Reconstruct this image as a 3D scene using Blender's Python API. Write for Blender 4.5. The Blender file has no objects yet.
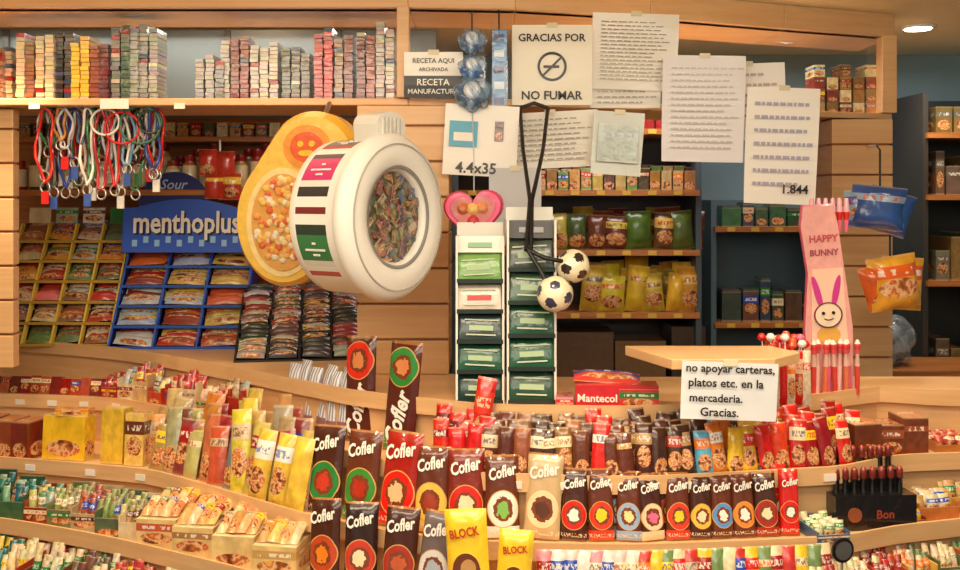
import bpy, math, random, bmesh
from mathutils import Matrix, Vector
random.seed(7)
# Survey helpers: eye height 1.6 m, distances in metres; P() converts a sight-line + distance into a world position.
ZC=1.6; HY=200.0; F=1000.0
def P(px,py,d): return Vector(((px-480)/F*d, d, ZC-(py-HY)/F*d))
def lin(c):
    return tuple(((x/255)/12.92 if x/255<=0.04045 else ((x/255+0.055)/1.055)**2.4) for x in c)
def T(v): return Matrix.Translation(Vector(v))
def RZ(a): return Matrix.Rotation(math.radians(a),4,'Z')
def RX(a): return Matrix.Rotation(math.radians(a),4,'X')
def RY(a): return Matrix.Rotation(math.radians(a),4,'Y')
def jit(c,k=14): return tuple(max(0,min(255,x+random.uniform(-k,k))) for x in c)

# ---------------- materials
def newmat(n):
    m=bpy.data.materials.new(n); m.use_nodes=True
    nt=m.node_tree; return m,nt,nt.nodes['Principled BSDF']
class G:
    def __init__(s,nt): s.N=nt.nodes; s.L=nt.links
    def m(s,op,a,b=0.0,c=None):
        n=s.N.new('ShaderNodeMath'); n.operation=op
        for i,x in enumerate((a,b,c)):
            if x is None: continue
            if isinstance(x,(int,float)): n.inputs[i].default_value=x
            else: s.L.new(x,n.inputs[i])
        return n.outputs[0]
    def mix(s,f,a,b,bl='MIX'):
        n=s.N.new('ShaderNodeMix'); n.data_type='RGBA'; n.blend_type=bl
        for i,x in ((0,f),(6,a),(7,b)):
            if isinstance(x,(int,float)): n.inputs[i].default_value=x
            elif isinstance(x,tuple): n.inputs[i].default_value=(*lin(x),1)
            else: s.L.new(x,n.inputs[i])
        return n.outputs[2]
    def at(s,nm,o='Color'):
        n=s.N.new('ShaderNodeAttribute'); n.attribute_name=nm; return n.outputs[o]
    def comb(s,x,y,z):
        n=s.N.new('ShaderNodeCombineXYZ')
        for i,v in enumerate((x,y,z)):
            if isinstance(v,(int,float)): n.inputs[i].default_value=v
            else: s.L.new(v,n.inputs[i])
        return n.outputs[0]
    def sep(s,v):
        n=s.N.new('ShaderNodeSeparateXYZ'); s.L.new(v,n.inputs[0]); return n.outputs
    def noise(s,v,sc,det=2):
        n=s.N.new('ShaderNodeTexNoise'); n.inputs['Scale'].default_value=sc; n.inputs['Detail'].default_value=det
        s.L.new(v,n.inputs['Vector']); return n.outputs['Fac']
    def ramp(s,f,els,const=False):
        n=s.N.new('ShaderNodeValToRGB'); n.color_ramp.interpolation='CONSTANT' if const else 'LINEAR'
        e=n.color_ramp.elements; e[0].position=els[0][0]; e[0].color=(*lin(els[0][1]),1); e[1].position=els[1][0]; e[1].color=(*lin(els[1][1]),1)
        for p,c in els[2:]:
            x=e.new(p); x.color=(*lin(c),1)
        s.L.new(f,n.inputs[0]); return n.outputs[0]
def attr_mat(n,rough,mode):
    m,nt,b=newmat(n); g=G(nt); L=nt.links
    col=g.at('Col'); out=col
    tc=nt.nodes.new('ShaderNodeTexCoord'); ob=tc.outputs['Object']
    if mode=='print':
        f=g.m('MULTIPLY_ADD',g.noise(ob,45,3),.4,.8); out=g.mix(1.0,col,g.comb(f,f,f),'MULTIPLY')
    if mode in('label','cof'):
        u,v,r=g.sep(g.at('P1','Vector')); asp,v0,_=g.sep(g.at('P2','Vector'))
        c2=g.at('Col2'); c3=g.at('Col3')
        x=g.m('SUBTRACT',u,.5); va=g.m('MULTIPLY',v,asp)
        on=g.m('GREATER_THAN',r,0)
    if mode=='label':
        r50=g.m('MULTIPLY',r,57.0)
        h1=g.m('FRACT',g.m('MULTIPLY',r,13.7)); h2=g.m('FRACT',g.m('MULTIPLY',r,31.3))
        out=g.mix(.35,out,g.mix(1.0,out,g.ramp(g.noise(g.comb(g.m('MULTIPLY',u,3),g.m('MULTIPLY',va,2),r50),1.0,3),[(.35,(120,100,90)),(.65,(255,255,250))]),'MULTIPLY'))
        yc=g.m('MULTIPLY_ADD',h1,.2,.22)
        ex=g.m('POWER',g.m('DIVIDE',g.m('ABSOLUTE',x),.4),2.0); ey=g.m('POWER',g.m('DIVIDE',g.m('ABSOLUTE',g.m('SUBTRACT',v,yc)),.19),2.0)
        el=g.m('MULTIPLY',g.m('LESS_THAN',g.m('ADD',ex,ey),1.0),on)
        pic=g.ramp(g.noise(g.comb(g.m('MULTIPLY',u,4),g.m('MULTIPLY',va,4),r50),1.0,4),[(.35,(90,45,25)),(.45,(180,100,50)),(.52,(230,195,140)),(.6,(190,70,45)),(.68,(225,170,80))])
        out=g.mix(g.m('MULTIPLY',el,g.m('GREATER_THAN',h2,.3)),out,pic)
        bon=g.m('MULTIPLY',on,g.m('GREATER_THAN',h1,.35))
        bd=g.m('MULTIPLY',g.m('LESS_THAN',g.m('ABSOLUTE',g.m('SUBTRACT',v,.72)),g.m('MULTIPLY_ADD',h2,.08,.06)),bon)
        out=g.mix(bd,out,c2)
        tx=g.m('GREATER_THAN',g.noise(g.comb(g.m('MULTIPLY',u,8),g.m('MULTIPLY',va,4),r50),1.2,1),.5)
        tb=g.m('MULTIPLY',g.m('LESS_THAN',g.m('ABSOLUTE',g.m('SUBTRACT',v,.72)),.055),g.m('LESS_THAN',g.m('ABSOLUTE',x),.38))
        out=g.mix(g.m('MULTIPLY',g.m('MULTIPLY',g.m('MULTIPLY',tx,tb),bon),.75),out,c3)
        cr=g.m('MULTIPLY',g.m('GREATER_THAN',g.m('ABSOLUTE',g.m('SUBTRACT',v,.5)),.47),on)
        out=g.mix(g.m('MULTIPLY',cr,.3),out,(225,205,170))
    if mode=='cof':
        dy=g.m('MULTIPLY',g.m('SUBTRACT',v,v0),asp)
        rr=g.m('SQRT',g.m('ADD',g.m('MULTIPLY',x,x),g.m('MULTIPLY',g.m('MULTIPLY',dy,dy),.8)))
        nz=g.noise(g.comb(g.m('MULTIPLY',u,5),g.m('MULTIPLY',va,5),g.m('MULTIPLY',r,50)),1.4,3)
        st=g.m('MULTIPLY',g.m('LESS_THAN',v,.16),g.m('GREATER_THAN',g.m('FRACT',g.m('MULTIPLY',r,17)),.35))
        out=g.mix(st,out,c2)
        out=g.mix(g.m('LESS_THAN',rr,.475),out,(215,165,95))
        out=g.mix(g.m('LESS_THAN',rr,.45),out,c2)
        out=g.mix(g.m('LESS_THAN',g.m('MULTIPLY_ADD',nz,.2,g.m('SUBTRACT',rr,.1)),.3),out,(125,62,34))
        out=g.mix(g.m('LESS_THAN',g.m('MULTIPLY_ADD',nz,.3,g.m('SUBTRACT',rr,.15)),.2),out,c3)
        ft=g.m('GREATER_THAN',g.noise(g.comb(g.m('MULTIPLY',u,18),g.m('MULTIPLY',va,10),0.0),1.0,1),.52)
        fb=g.m('LESS_THAN',g.m('ABSOLUTE',g.m('SUBTRACT',v,.09)),.025)
        out=g.mix(g.m('MULTIPLY',g.m('MULTIPLY',ft,fb),.8),out,(235,220,190))
        out=g.mix(g.m('GREATER_THAN',g.m('ABSOLUTE',g.m('SUBTRACT',v,.5)),.475),out,(160,105,55))
    if mode=='candy':
        vo=nt.nodes.new('ShaderNodeTexVoronoi'); vo.inputs['Scale'].default_value=70; L.new(ob,vo.inputs['Vector'])
        s2=nt.nodes.new('ShaderNodeSeparateColor'); L.new(vo.outputs['Color'],s2.inputs[0])
        cc=g.ramp(s2.outputs[1],[(0,(235,225,200)),(.2,(190,70,60)),(.4,(110,70,50)),(.55,(225,190,90)),(.7,(150,170,120)),(.85,(220,150,170))],True)
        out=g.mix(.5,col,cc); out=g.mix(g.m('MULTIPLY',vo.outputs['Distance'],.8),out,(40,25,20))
    L.new(out,b.inputs['Base Color']); b.inputs['Roughness'].default_value=rough
    if mode=='none': b.inputs['Coat Weight'].default_value=.15
    if mode in('label','cof','print'):
        b.inputs['Coat Weight'].default_value=.7; b.inputs['Coat Roughness'].default_value=.1
        bp=nt.nodes.new('ShaderNodeBump'); bp.inputs['Strength'].default_value=.35; bp.inputs['Distance'].default_value=.004
        L.new(g.noise(ob,50,2),bp.inputs['Height']); L.new(bp.outputs[0],b.inputs['Normal']); L.new(bp.outputs[0],b.inputs['Coat Normal'])
    return m
def wood_mat(n,c1,c2,rough=.35,sc=(1.5,14,30)):
    m,nt,b=newmat(n); g=G(nt); N=nt.nodes; L=nt.links
    tc=N.new('ShaderNodeTexCoord'); mp=N.new('ShaderNodeMapping'); mp.inputs['Scale'].default_value=sc
    L.new(tc.outputs['Object'],mp.inputs[0])
    no=N.new('ShaderNodeTexNoise'); no.inputs['Scale'].default_value=3; no.inputs['Detail'].default_value=6; no.inputs['Distortion'].default_value=.8
    L.new(mp.outputs[0],no.inputs['Vector']); L.new(g.ramp(no.outputs['Fac'],[(.3,c1),(.7,c2)]),b.inputs['Base Color'])
    b.inputs['Roughness'].default_value=rough
    return m
def plain(n,c,rough=.6,noise=.08):
    m,nt,b=newmat(n); N=nt.nodes; L=nt.links
    no=N.new('ShaderNodeTexNoise'); no.inputs['Scale'].default_value=2.5
    tc=N.new('ShaderNodeTexCoord'); L.new(tc.outputs['Object'],no.inputs['Vector'])
    r=N.new('ShaderNodeValToRGB'); k=lin(c)
    r.color_ramp.elements[0].color=(*[x*(1-noise*2) for x in k],1); r.color_ramp.elements[1].color=(*[min(1,x*(1+noise*2)) for x in k],1)
    L.new(no.outputs['Fac'],r.inputs[0]); L.new(r.outputs[0],b.inputs['Base Color']); b.inputs['Roughness'].default_value=rough
    return m
PRINT=0;MATTE=1;BUSY=2;WOOD=3;GLASS=4;METAL=5;LAMP=6;DWOOD=7;CANDY=8;COF=9;FILM=10
M_print=attr_mat('wrapper_print',.3,'print'); M_matte=attr_mat('painted_matte',.5,'none'); M_busy=attr_mat('label_print',.3,'label')
M_candy=attr_mat('candy_mix',.3,'candy'); M_cof=attr_mat('chocolate_wrapper',.26,'cof')
M_wood=wood_mat('light_wood',(222,174,120),(234,190,138),sc=(.8,4,16))
M_dwood=wood_mat('orange_wood',(165,98,50),(198,128,68))
M_glass,nt,b=newmat('clear_glass'); nt.nodes.remove(b)
tr=nt.nodes.new('ShaderNodeBsdfTransparent'); gl=nt.nodes.new('ShaderNodeBsdfGlossy'); gl.inputs['Roughness'].default_value=.05
ms=nt.nodes.new('ShaderNodeMixShader'); ms.inputs[0].default_value=.08
nt.links.new(tr.outputs[0],ms.inputs[1]); nt.links.new(gl.outputs[0],ms.inputs[2]); nt.links.new(ms.outputs[0],nt.nodes['Material Output'].inputs[0])
M_film,nt,b=newmat('plastic_film')
g=G(nt); nt.links.new(g.at('Col'),b.inputs['Base Color']); b.inputs['Roughness'].default_value=.15; b.inputs['Alpha'].default_value=.35; b.inputs['Coat Weight'].default_value=1
M_metal,_,b=newmat('metal'); b.inputs['Metallic'].default_value=.9; b.inputs['Roughness'].default_value=.3; b.inputs['Base Color'].default_value=(.6,.58,.55,1)
M_lamp,_,b=newmat('lamp_glow'); b.inputs['Emission Color'].default_value=(1,.85,.62,1); b.inputs['Emission Strength'].default_value=14
ALL=[M_print,M_matte,M_busy,M_wood,M_glass,M_metal,M_lamp,M_dwood,M_candy,M_cof,M_film]

# ---------------- text cache
_tc={}
def textgeo(s,off=.012,shear=0):
    k=(s,off,shear)
    if k in _tc: return _tc[k]
    cu=bpy.data.curves.new('t','FONT'); cu.body=s; cu.resolution_u=2; cu.align_x='CENTER'; cu.offset=off; cu.shear=shear
    ob=bpy.data.objects.new('t',cu); bpy.context.collection.objects.link(ob)
    bpy.context.view_layer.update()
    me=bpy.data.meshes.new_from_object(ob)
    vs=[v.co.copy() for v in me.vertices]; fs=[list(p.vertices) for p in me.polygons]
    bpy.data.objects.remove(ob); bpy.data.curves.remove(cu); bpy.data.meshes.remove(me)
    x0=min(v.x for v in vs);x1=max(v.x for v in vs);y0=min(v.y for v in vs);y1=max(v.y for v in vs)
    W=x1-x0
    vs=[((v.x-(x0+x1)/2)/W,(v.y-(y0+y1)/2)/W) for v in vs]
    _tc[k]=(vs,fs); return _tc[k]

W=(245,240,228);CR=(240,222,180);BR=(102,48,28);DB=(72,34,22);RD=(220,32,24);DR=(160,22,20);YE=(250,208,45);OR=(240,130,30)
GR=(40,130,60);DG=(20,70,50);BL=(35,75,180);NB=(25,45,120);CY=(90,180,215);PK=(238,110,150);GY=(150,150,150);BK=(22,20,22);GO=(205,160,80);SI=(200,200,205);TE=(30,120,120)
C2=[CR,RD,YE,BR,BL,GR,CR,OR,DR,(215,190,150)]
class B:
    def __init__(s,name): s.n=name; s.v=[]; s.f=[]; s.c=[]; s.m=[]; s.s=[]; s.uv=[]; s.ex=[]
    def add(s,M,vs,fs,col,mat=PRINT,smooth=False,uv=None,ex=None):
        o=len(s.v); s.v+= [tuple(M@Vector(v)) for v in vs]
        e=ex or (-1.0,1.0,.36,W,W)
        for i,f in enumerate(fs):
            s.f.append([o+k for k in f]); s.c.append(col[i] if isinstance(col,list) else col); s.m.append(mat[i] if isinstance(mat,list) else mat); s.s.append(smooth)
            s.uv.append(uv[i] if uv else [(0,0)]*len(f)); s.ex.append(e[i] if isinstance(e,list) else e)
    def box(s,M,sz,col,mat=PRINT,front=None,top=None,c2=None,c3=None):
        x,y,z=sz[0]/2,sz[1]/2,sz[2]
        vs=[(-x,-y,0),(x,-y,0),(x,y,0),(-x,y,0),(-x,-y,z),(x,-y,z),(x,y,z),(-x,y,z)]
        fs=[(0,1,5,4),(1,2,6,5),(2,3,7,6),(3,0,4,7),(4,5,6,7),(3,2,1,0)]
        q=[(0,0),(1,0),(1,1),(0,1)]; r=random.random()*.98+.01; c2=c2 or random.choice(C2); c3=c3 or (W if sum(c2)<480 else random.choice([RD,BR,NB,DR]))
        asp=[z/sz[0],z/sz[1]]*2+[sz[1]/sz[0]]*2
        s.add(M,vs,fs,[front or col,col,col,col,top or col,col],mat,uv=[q]*6,ex=[(r,a,.36,c2,c3) for a in asp])
    def text(s,M,t,w,col,x=0,z=0,y=-.002,rot=0,sy=1.0,bold=.012,shear=0):
        vs,fs=textgeo(t,bold,shear); a=math.radians(rot); ca,sa=math.cos(a),math.sin(a)
        s.add(M,[(x+w*(p[0]*ca-p[1]*sy*sa),y,z+w*(p[0]*sa+p[1]*sy*ca)) for p in vs],fs,col,MATTE)
    def pack(s,M,w,h,t,fn,nu=6,nv=10,mat=PRINT,c2=None,c3=None,v0=.36,ex_=4,ev=6):
        vs=[];fs=[];cs=[];uvs=[]
        c2=c2 or random.choice(C2); c3=c3 or (W if sum(c2)<480 else random.choice([RD,BR,NB,DR])); r=random.random()*.98+.01
        for side in (0,1):
            o=len(vs)
            for j in range(nv+1):
                v=j/nv
                for i in range(nu+1):
                    u=-1+2*i/nu
                    pr=(1-abs(u)**ex_)*max(0,1-abs((2*v-1)/.95)**ev)
                    wob=1+.08*math.sin(7*u+12*v+w*999+r*9)
                    y=-t*pr*wob if side==0 else t*.25*pr
                    vs.append((u*w/2*(1-.025*math.cos((2*v-1)*1.5)),y,v*h))
            for j in range(nv):
                for i in range(nu):
                    a=o+j*(nu+1)+i; q=(a,a+1,a+nu+2,a+nu+1)
                    uq=[(i/nu,j/nv),((i+1)/nu,j/nv),((i+1)/nu,(j+1)/nv),(i/nu,(j+1)/nv)]
                    fs.append(q if side==0 else q[::-1]); uvs.append(uq if side==0 else uq[::-1])
                    cs.append(fn(-1+2*(i+.5)/nu,(j+.5)/nv) if callable(fn) else fn)
        s.add(M,vs,fs,cs,mat,True,uv=uvs,ex=(r,h/w,v0,c2,c3))
    def lathe(s,M,prof,n,col,mat=PRINT,smooth=True,cap=True):
        vs=[(r*math.cos(2*math.pi*i/n),r*math.sin(2*math.pi*i/n),z) for r,z in prof for i in range(n)]
        fs=[];cs=[]
        for j in range(len(prof)-1):
            for i in range(n):
                k=(i+1)%n; fs.append((j*n+i,j*n+k,(j+1)*n+k,(j+1)*n+i)); cs.append(col(j,i/n) if callable(col) else (col[j] if isinstance(col,list) else col))
        s.add(M,vs,fs,cs,mat,smooth)
        if cap:
            s.add(M,vs[:n],[list(range(n))[::-1]],cs[0],mat); s.add(M,vs[-n:],[list(range(n))],cs[-1],mat)
    def tube(s,pts,r,col,closed=False,n=6,mat=MATTE):
        pts=[Vector(p) for p in pts]; N=len(pts); vs=[];fs=[]
        for i,p in enumerate(pts):
            a=pts[(i-1)%N] if (closed or i>0) else p; c=pts[(i+1)%N] if (closed or i<N-1) else p
            d=(c-a).normalized(); up=Vector((0,1,0)) if abs(d.y)<.9 else Vector((1,0,0))
            e1=d.cross(up).normalized(); e2=d.cross(e1)
            for k in range(n):
                t=2*math.pi*k/n; vs.append(tuple(p+e1*r*math.cos(t)+e2*r*math.sin(t)))
        for i in range(N if closed else N-1):
            j=(i+1)%N
            for k in range(n):
                l=(k+1)%n; fs.append((i*n+k,i*n+l,j*n+l,j*n+k))
        s.add(Matrix(),vs,fs,col,mat,True)
    def extrude(s,M,pts,y0,y1,col,side=None,mat=PRINT,inset=0):
        n=len(pts); cx=sum(p[0] for p in pts)/n; cz=sum(p[1] for p in pts)/n
        ip=[(cx+(p[0]-cx)*(1-inset),cz+(p[1]-cz)*(1-inset)) for p in pts]
        dy=(y1-y0)*.25 if inset else 0
        vs=[(p[0],y0,p[1]) for p in ip]+[(p[0],y0+dy,p[1]) for p in pts]+[(p[0],y1,p[1]) for p in pts]
        fs=[list(range(n)),list(range(2*n,3*n))[::-1]]; cs=[col,side or col]
        for i in range(n):
            j=(i+1)%n
            if inset: fs.append((n+i,n+j,j,i)); cs.append(side or col)
            fs.append((2*n+i,2*n+j,n+j,n+i)); cs.append(side or col)
        s.add(M,vs,fs,cs,mat)
    def done(s,bevel=0):
        lo=[min(v[k] for v in s.v) for k in range(3)]; hi=[max(v[k] for v in s.v) for k in range(3)]
        c=Vector([(lo[k]+hi[k])/2 for k in range(3)])
        me=bpy.data.meshes.new(s.n); me.from_pydata([tuple(Vector(v)-c) for v in s.v],[],s.f)
        for m in ALL: me.materials.append(m)
        me.polygons.foreach_set('material_index',s.m); me.polygons.foreach_set('use_smooth',s.s)
        def ca(nm,cols):
            at=me.color_attributes.new(nm,'FLOAT_COLOR','CORNER'); data=[]
            for f,col in zip(s.f,cols):
                q=lin(col); data+= [q[0],q[1],q[2],1.0]*len(f)
            at.data.foreach_set('color',data)
        ca('Col',s.c)
        if BUSY in s.m or COF in s.m:
            ca('Col2',[e[3] for e in s.ex]); ca('Col3',[e[4] for e in s.ex])
            a1=me.attributes.new('P1','FLOAT_VECTOR','CORNER'); a2=me.attributes.new('P2','FLOAT_VECTOR','CORNER'); d1=[];d2=[]
            for f,uv,e in zip(s.f,s.uv,s.ex):
                for q in uv: d1+=[q[0],q[1],e[0]]; d2+=[e[1],e[2],0.0]
            a1.data.foreach_set('vector',d1); a2.data.foreach_set('vector',d2)
        me.update()
        ob=bpy.data.objects.new(s.n,me); ob.location=c; bpy.context.collection.objects.link(ob)
        if bevel:
            md=ob.modifiers.new('b','BEVEL'); md.width=bevel; md.segments=2; md.limit_method='ANGLE'
        return ob
def circ(cx,cz,rx,rz=None,n=40,a0=0,a1=360):
    rz=rz or rx
    return [(cx+rx*math.cos(math.radians(a0+(a1-a0)*i/n)),cz+rz*math.sin(math.radians(a0+(a1-a0)*i/n))) for i in range(n)]

# ================= ROOM
def slab(name,lo,hi,mat):
    me=bpy.data.meshes.new(name); x0,y0,z0=lo;x1,y1,z1=hi
    me.from_pydata([(x0,y0,z0),(x1,y0,z0),(x1,y1,z0),(x0,y1,z0),(x0,y0,z1),(x1,y0,z1),(x1,y1,z1),(x0,y1,z1)],[],[(0,1,5,4),(1,2,6,5),(2,3,7,6),(3,0,4,7),(4,5,6,7),(3,2,1,0)])
    me.materials.append(mat); o=bpy.data.objects.new(name,me); bpy.context.collection.objects.link(o); return o
slab('floor',(-3.2,-1.5,-.05),(3.2,4.3,0),plain('floor_tile',(150,125,100),.4))
slab('ceiling',(-3.2,.3,2.21),(3.2,4.3,2.27),plain('ceiling_cream',(245,226,180),.7,.03))
slab('wall_back',(-3.2,4.2,0),(3.2,4.3,2.21),plain('wall_blue_grey',(132,158,168),.7,.08))
slab('wall_left',(-3.3,-1.5,0),(-3.2,4.3,2.27),plain('wall_cream',(205,180,140),.7))
slab('wall_right',(3.2,-1.5,0),(3.3,4.3,2.27),plain('wall_blue',(110,155,180),.7))

# ================= COUNTER TIERS
def interp(tab,px):
    if px<=tab[0][0]: return tab[0][1]
    for i in range(len(tab)-1):
        if px<=tab[i+1][0]:
            t=(px-tab[i][0])/(tab[i+1][0]-tab[i][0])
            p0=tab[max(i-1,0)][1];p1=tab[i][1];p2=tab[i+1][1];p3=tab[min(i+2,len(tab)-1)][1]
            cr=.5*((2*p1)+(-p0+p2)*t+(2*p0-5*p1+4*p2-p3)*t*t+(-p0+3*p1-3*p2+p3)*t**3)
            return .5*cr+.5*(p1+(p2-p1)*t)
    return tab[-1][1]
TZ={1:1.12,2:1.0,3:.88,4:.775,5:.66}
TT={1:[(-80,3.42),(0,3.36),(120,3.15),(250,2.74),(350,2.46),(480,2.29),(620,2.26),(740,2.31),(830,2.42),(880,2.5),(930,2.46),(1040,2.42)],
2:[(-80,3.1),(0,3.03),(120,2.95),(220,2.70),(300,2.45),(400,2.22),(480,2.15),(640,2.12),(840,2.2),(900,2.3),(1040,2.34)],
3:[(-80,2.82),(0,2.75),(150,2.62),(230,2.42),(310,2.24),(400,2.12),(480,2.07),(640,2.05),(840,2.1),(900,2.17),(1040,2.27)],
4:[(-80,2.62),(0,2.55),(100,2.42),(230,2.22),(310,2.1),(480,1.97),(640,1.95),(840,1.99),(900,2.05),(1040,2.18)],
5:[(-80,2.4),(0,2.34),(100,2.22),(230,2.05),(310,1.95),(480,1.86),(640,1.84),(840,1.88),(1040,2.05)]}
BACK1=[(-80,3.65),(300,3.6),(352,3.3),(380,2.9),(480,2.72),(840,2.72),(1040,2.72)]
def E(k,px):
    d=interp(TT[k],px); return Vector(((px-480)/F*d,d,TZ[k]))
def ang(k,px):
    a=E(k,px-12);b_=E(k,px+12); return math.degrees(math.atan2(b_.y-a.y,b_.x-a.x))
def SP0(k,px,back,dz=0):
    p=E(k,px); a=math.radians(ang(k,px)); return Vector((p.x-math.sin(a)*back,p.y+math.cos(a)*back,p.z+dz))
def SQ(k,px,back):
    q=px
    for _ in range(6):
        v=SP0(k,q,back); q-=.8*(480+v.x/v.y*F-px)
    return q
def SP(k,px,back,dz=0): return SP0(k,SQ(k,px,back),back,dz)
def SM(k,px,back,lean=0,dz=0,rz=0):
    q=SQ(k,px,back); return T(SP0(k,q,back,dz))@RZ(ang(k,q)*.7+rz)@RX(-lean)
b=B('display_counter')
NS=70; pxs=[-80+1120*i/NS for i in range(NS+1)]
for k in range(1,6):
    fr=[E(k,p) for p in pxs]
    if k==1: bk=[Vector(((p-480)/F*interp(BACK1,p),interp(BACK1,p),1.12)) for p in pxs]
    else:
        bk=[]
        for p,q in zip(pxs,fr):
            e=E(k-1,p); bk.append(Vector((e.x,e.y+.03,TZ[k])))
    zb=TZ[k]-.025; zl=(TZ[k+1] if k<5 else 0)
    vs=[]
    for a_,c_ in zip(fr,bk):
        vs+=[(a_.x,a_.y,TZ[k]),(c_.x,c_.y,TZ[k]),(a_.x,a_.y,zb),(a_.x,a_.y+.02,zb),(a_.x,a_.y+.02,zl),
             (a_.x,a_.y,TZ[k]+.014),(a_.x,a_.y+.007,TZ[k]+.014),(a_.x,a_.y+.007,TZ[k]),(c_.x,c_.y,TZ[k]-.02)]
    fs=[];n=9
    for i in range(NS):
        o=i*n;q=o+n
        for (s_,t_) in ((7,1),(5,2),(2,3),(3,4),(6,5),(7,6),(1,8)):
            fs.append((o+s_,q+s_,q+t_,o+t_))
    b.add(Matrix(),vs,fs,GO,WOOD,True)
o=b.done(); md=o.modifiers.new('es','EDGE_SPLIT'); md.split_angle=math.radians(35)

# ================= STRUCTURE
def slatpost(name,px0,px1,d,z0,z1,th=.28,rz=0,step=.098):
    b=B(name); w=(px1-px0)/F*d; M=T(((px0+px1)/2/F*d-.48*d,d+th/2,0))@RZ(rz)
    b.box(M@T((0,.008,z0)),(w-.012,th-.016,z1-z0),GO,DWOOD)
    z=z0
    while z<z1-.01:
        h=min(step-.006,z1-z); b.box(M@T((0,0,z)),(w,th,h),GO,WOOD); z+=step
    return b.done(.003)
slatpost('slatwall_pillar',357,449,2.75,1.121,1.86)
slatpost('slatwall_pillar',832,893,3.22,.9,1.86,.2)
slatpost('slatwall_pillar',-55,13,2.86,1.12,1.86,.04)
SH=1.885
path=[(-1.75,2.8),(-.2,2.8),(.1,2.83),(.5,2.95),(.95,3.14),(1.36,3.3)]
def path_strip(b,path,z0,z1,depth,mat,yo=0):
    for i in range(len(path)-1):
        (x0,y0),(x1,y1)=path[i],path[i+1]; y0+=yo;y1+=yo
        vs=[(x0,y0,z0),(x1,y1,z0),(x1,y1+depth,z0),(x0,y0+depth,z0),(x0,y0,z1),(x1,y1,z1),(x1,y1+depth,z1),(x0,y0+depth,z1)]
        b.add(Matrix(),vs,[(0,1,5,4),(1,2,6,5),(2,3,7,6),(3,0,4,7),(4,5,6,7),(3,2,1,0)],GO,mat)
b=B('overhead_shelf_frame')
path_strip(b,path,SH-.02,SH,.34,WOOD); path_strip(b,path,2.135,2.21,.06,WOOD,-.02); path_strip(b,path,2.135,2.15,.3,WOOD)
for px,d,w in ((403,2.78,.035),(889,3.27,.05),(-20,2.78,.035)):
    b.box(T(((px-480)/F*d,d+.02,SH)),(w,.05,2.14-SH),GO,WOOD)
b.done(.003)
b=B('overhead_shelf_back_panel'); b.box(T((-.95,3.18,1.87)),(1.62,.015,.27),(112,126,134),MATTE)
for x in (-1.5,-1.15,-.8,-.45): b.box(T((x,3.165,1.87)),(.02,.012,.27),(80,85,85),MATTE)
b.done()
b=B('glass_panel')
for i in range(1,len(path)-1):
    (x0,y0),(x1,y1)=path[i],path[i+1]
    b.add(Matrix(),[(x0,y0+.02,SH+.001),(x1,y1+.02,SH+.001),(x1,y1+.02,2.134),(x0,y0+.02,2.134)],[(0,1,2,3)],W,GLASS)
b.done()
b=B('shelf_price_labels')
for px in (35,115,180,600,640,850):
    X=(px-480)/F*2.8; yy=2.8 if X<-.2 else 2.8+ (X+.2)*.36
    b.box(T((X,yy-.004,SH-.03)),(.08 if px==115 else .03,.003,.028 if px==115 else .016),W,MATTE)
for k,px in [(2,p) for p in range(20,120,32)]+[(3,p) for p in (30,90,140)]+[(2,p) for p in range(470,840,45)]:
    q=SP(k,px,-.002,-.017); b.box(T(q)@RZ(ang(k,px)),(.03,.002,.016),jit(W),MATTE)
b.done()
b=B('left_bay_back_panel'); b.box(T((-1.1,3.68,0)),(1.75,.02,1.9),(80,50,34),DWOOD); b.done()
b=B('left_bay_shelf'); b.box(T((-.95,3.52,1.615)),(1.35,.28,.02),GO,DWOOD); b.box(T((-.95,3.55,1.80)),(1.35,.24,.018),GO,DWOOD); b.done(.002)

b=B('cigarette_pack_stacks')
groups=[(0,20,[(150,110,80),(190,165,125)],.16),(22,56,[(215,195,160),(140,95,65),(185,150,110)],.2),(60,74,[(50,38,38),(80,70,65)],.19),(76,94,[(245,200,60),(220,180,80)],.19),(95,113,[(150,70,50),(120,45,35)],.17),(116,130,[(70,90,70),(120,120,115)],.21),(134,162,[(160,158,150),(200,195,185),(130,125,120)],.22),
(199,222,[(120,120,120),(165,162,155)],.13),(224,250,[(185,182,170),(140,55,45),(140,135,130)],.19),(253,282,[(145,140,132),(190,184,170)],.17),(284,312,[(192,185,170),(140,138,134),(105,100,95)],.16),(316,333,[(205,26,24),(180,30,26)],.215),(336,356,[(160,125,90),(140,55,42)],.2),(358,374,[(175,80,50),(120,45,35)],.21),(377,394,[(235,228,212),(195,185,170)],.23)]
for x0,x1,pal,h in groups:
    x=x0
    while x<x1-3:
        d=2.9+random.uniform(0,.03); hh=h*random.uniform(.86,1.04); nz=round(hh/.0125); c0=random.choice(pal)
        for i in range(nz):
            z=SH+i*hh/nz; c=jit(c0 if i%2 else tuple(k*.78+35 for k in c0),12)
            if random.random()<.06: c=jit(random.choice([DR,(200,190,160),(60,80,110)]))
            b.box(T(((x+4.5-480)/F*d+random.uniform(-.0015,.0015),d+random.uniform(0,.008),z)),(.0235,.088,hh/nz-.0012),c,PRINT)
        x+=9.6
b.done()
b=B('sale_carton_stack')
for i,px in enumerate((815,828,841,854,866)):
    X=(px-480)/F*3.38
    for j in range(4-(i%2)): b.box(T((X,3.38,SH+j*.042)),(.036,.09,.04),jit([(190,140,80),(140,110,70),(150,70,50),CR][(i+j)%4]),BUSY)
b.done()

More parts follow.
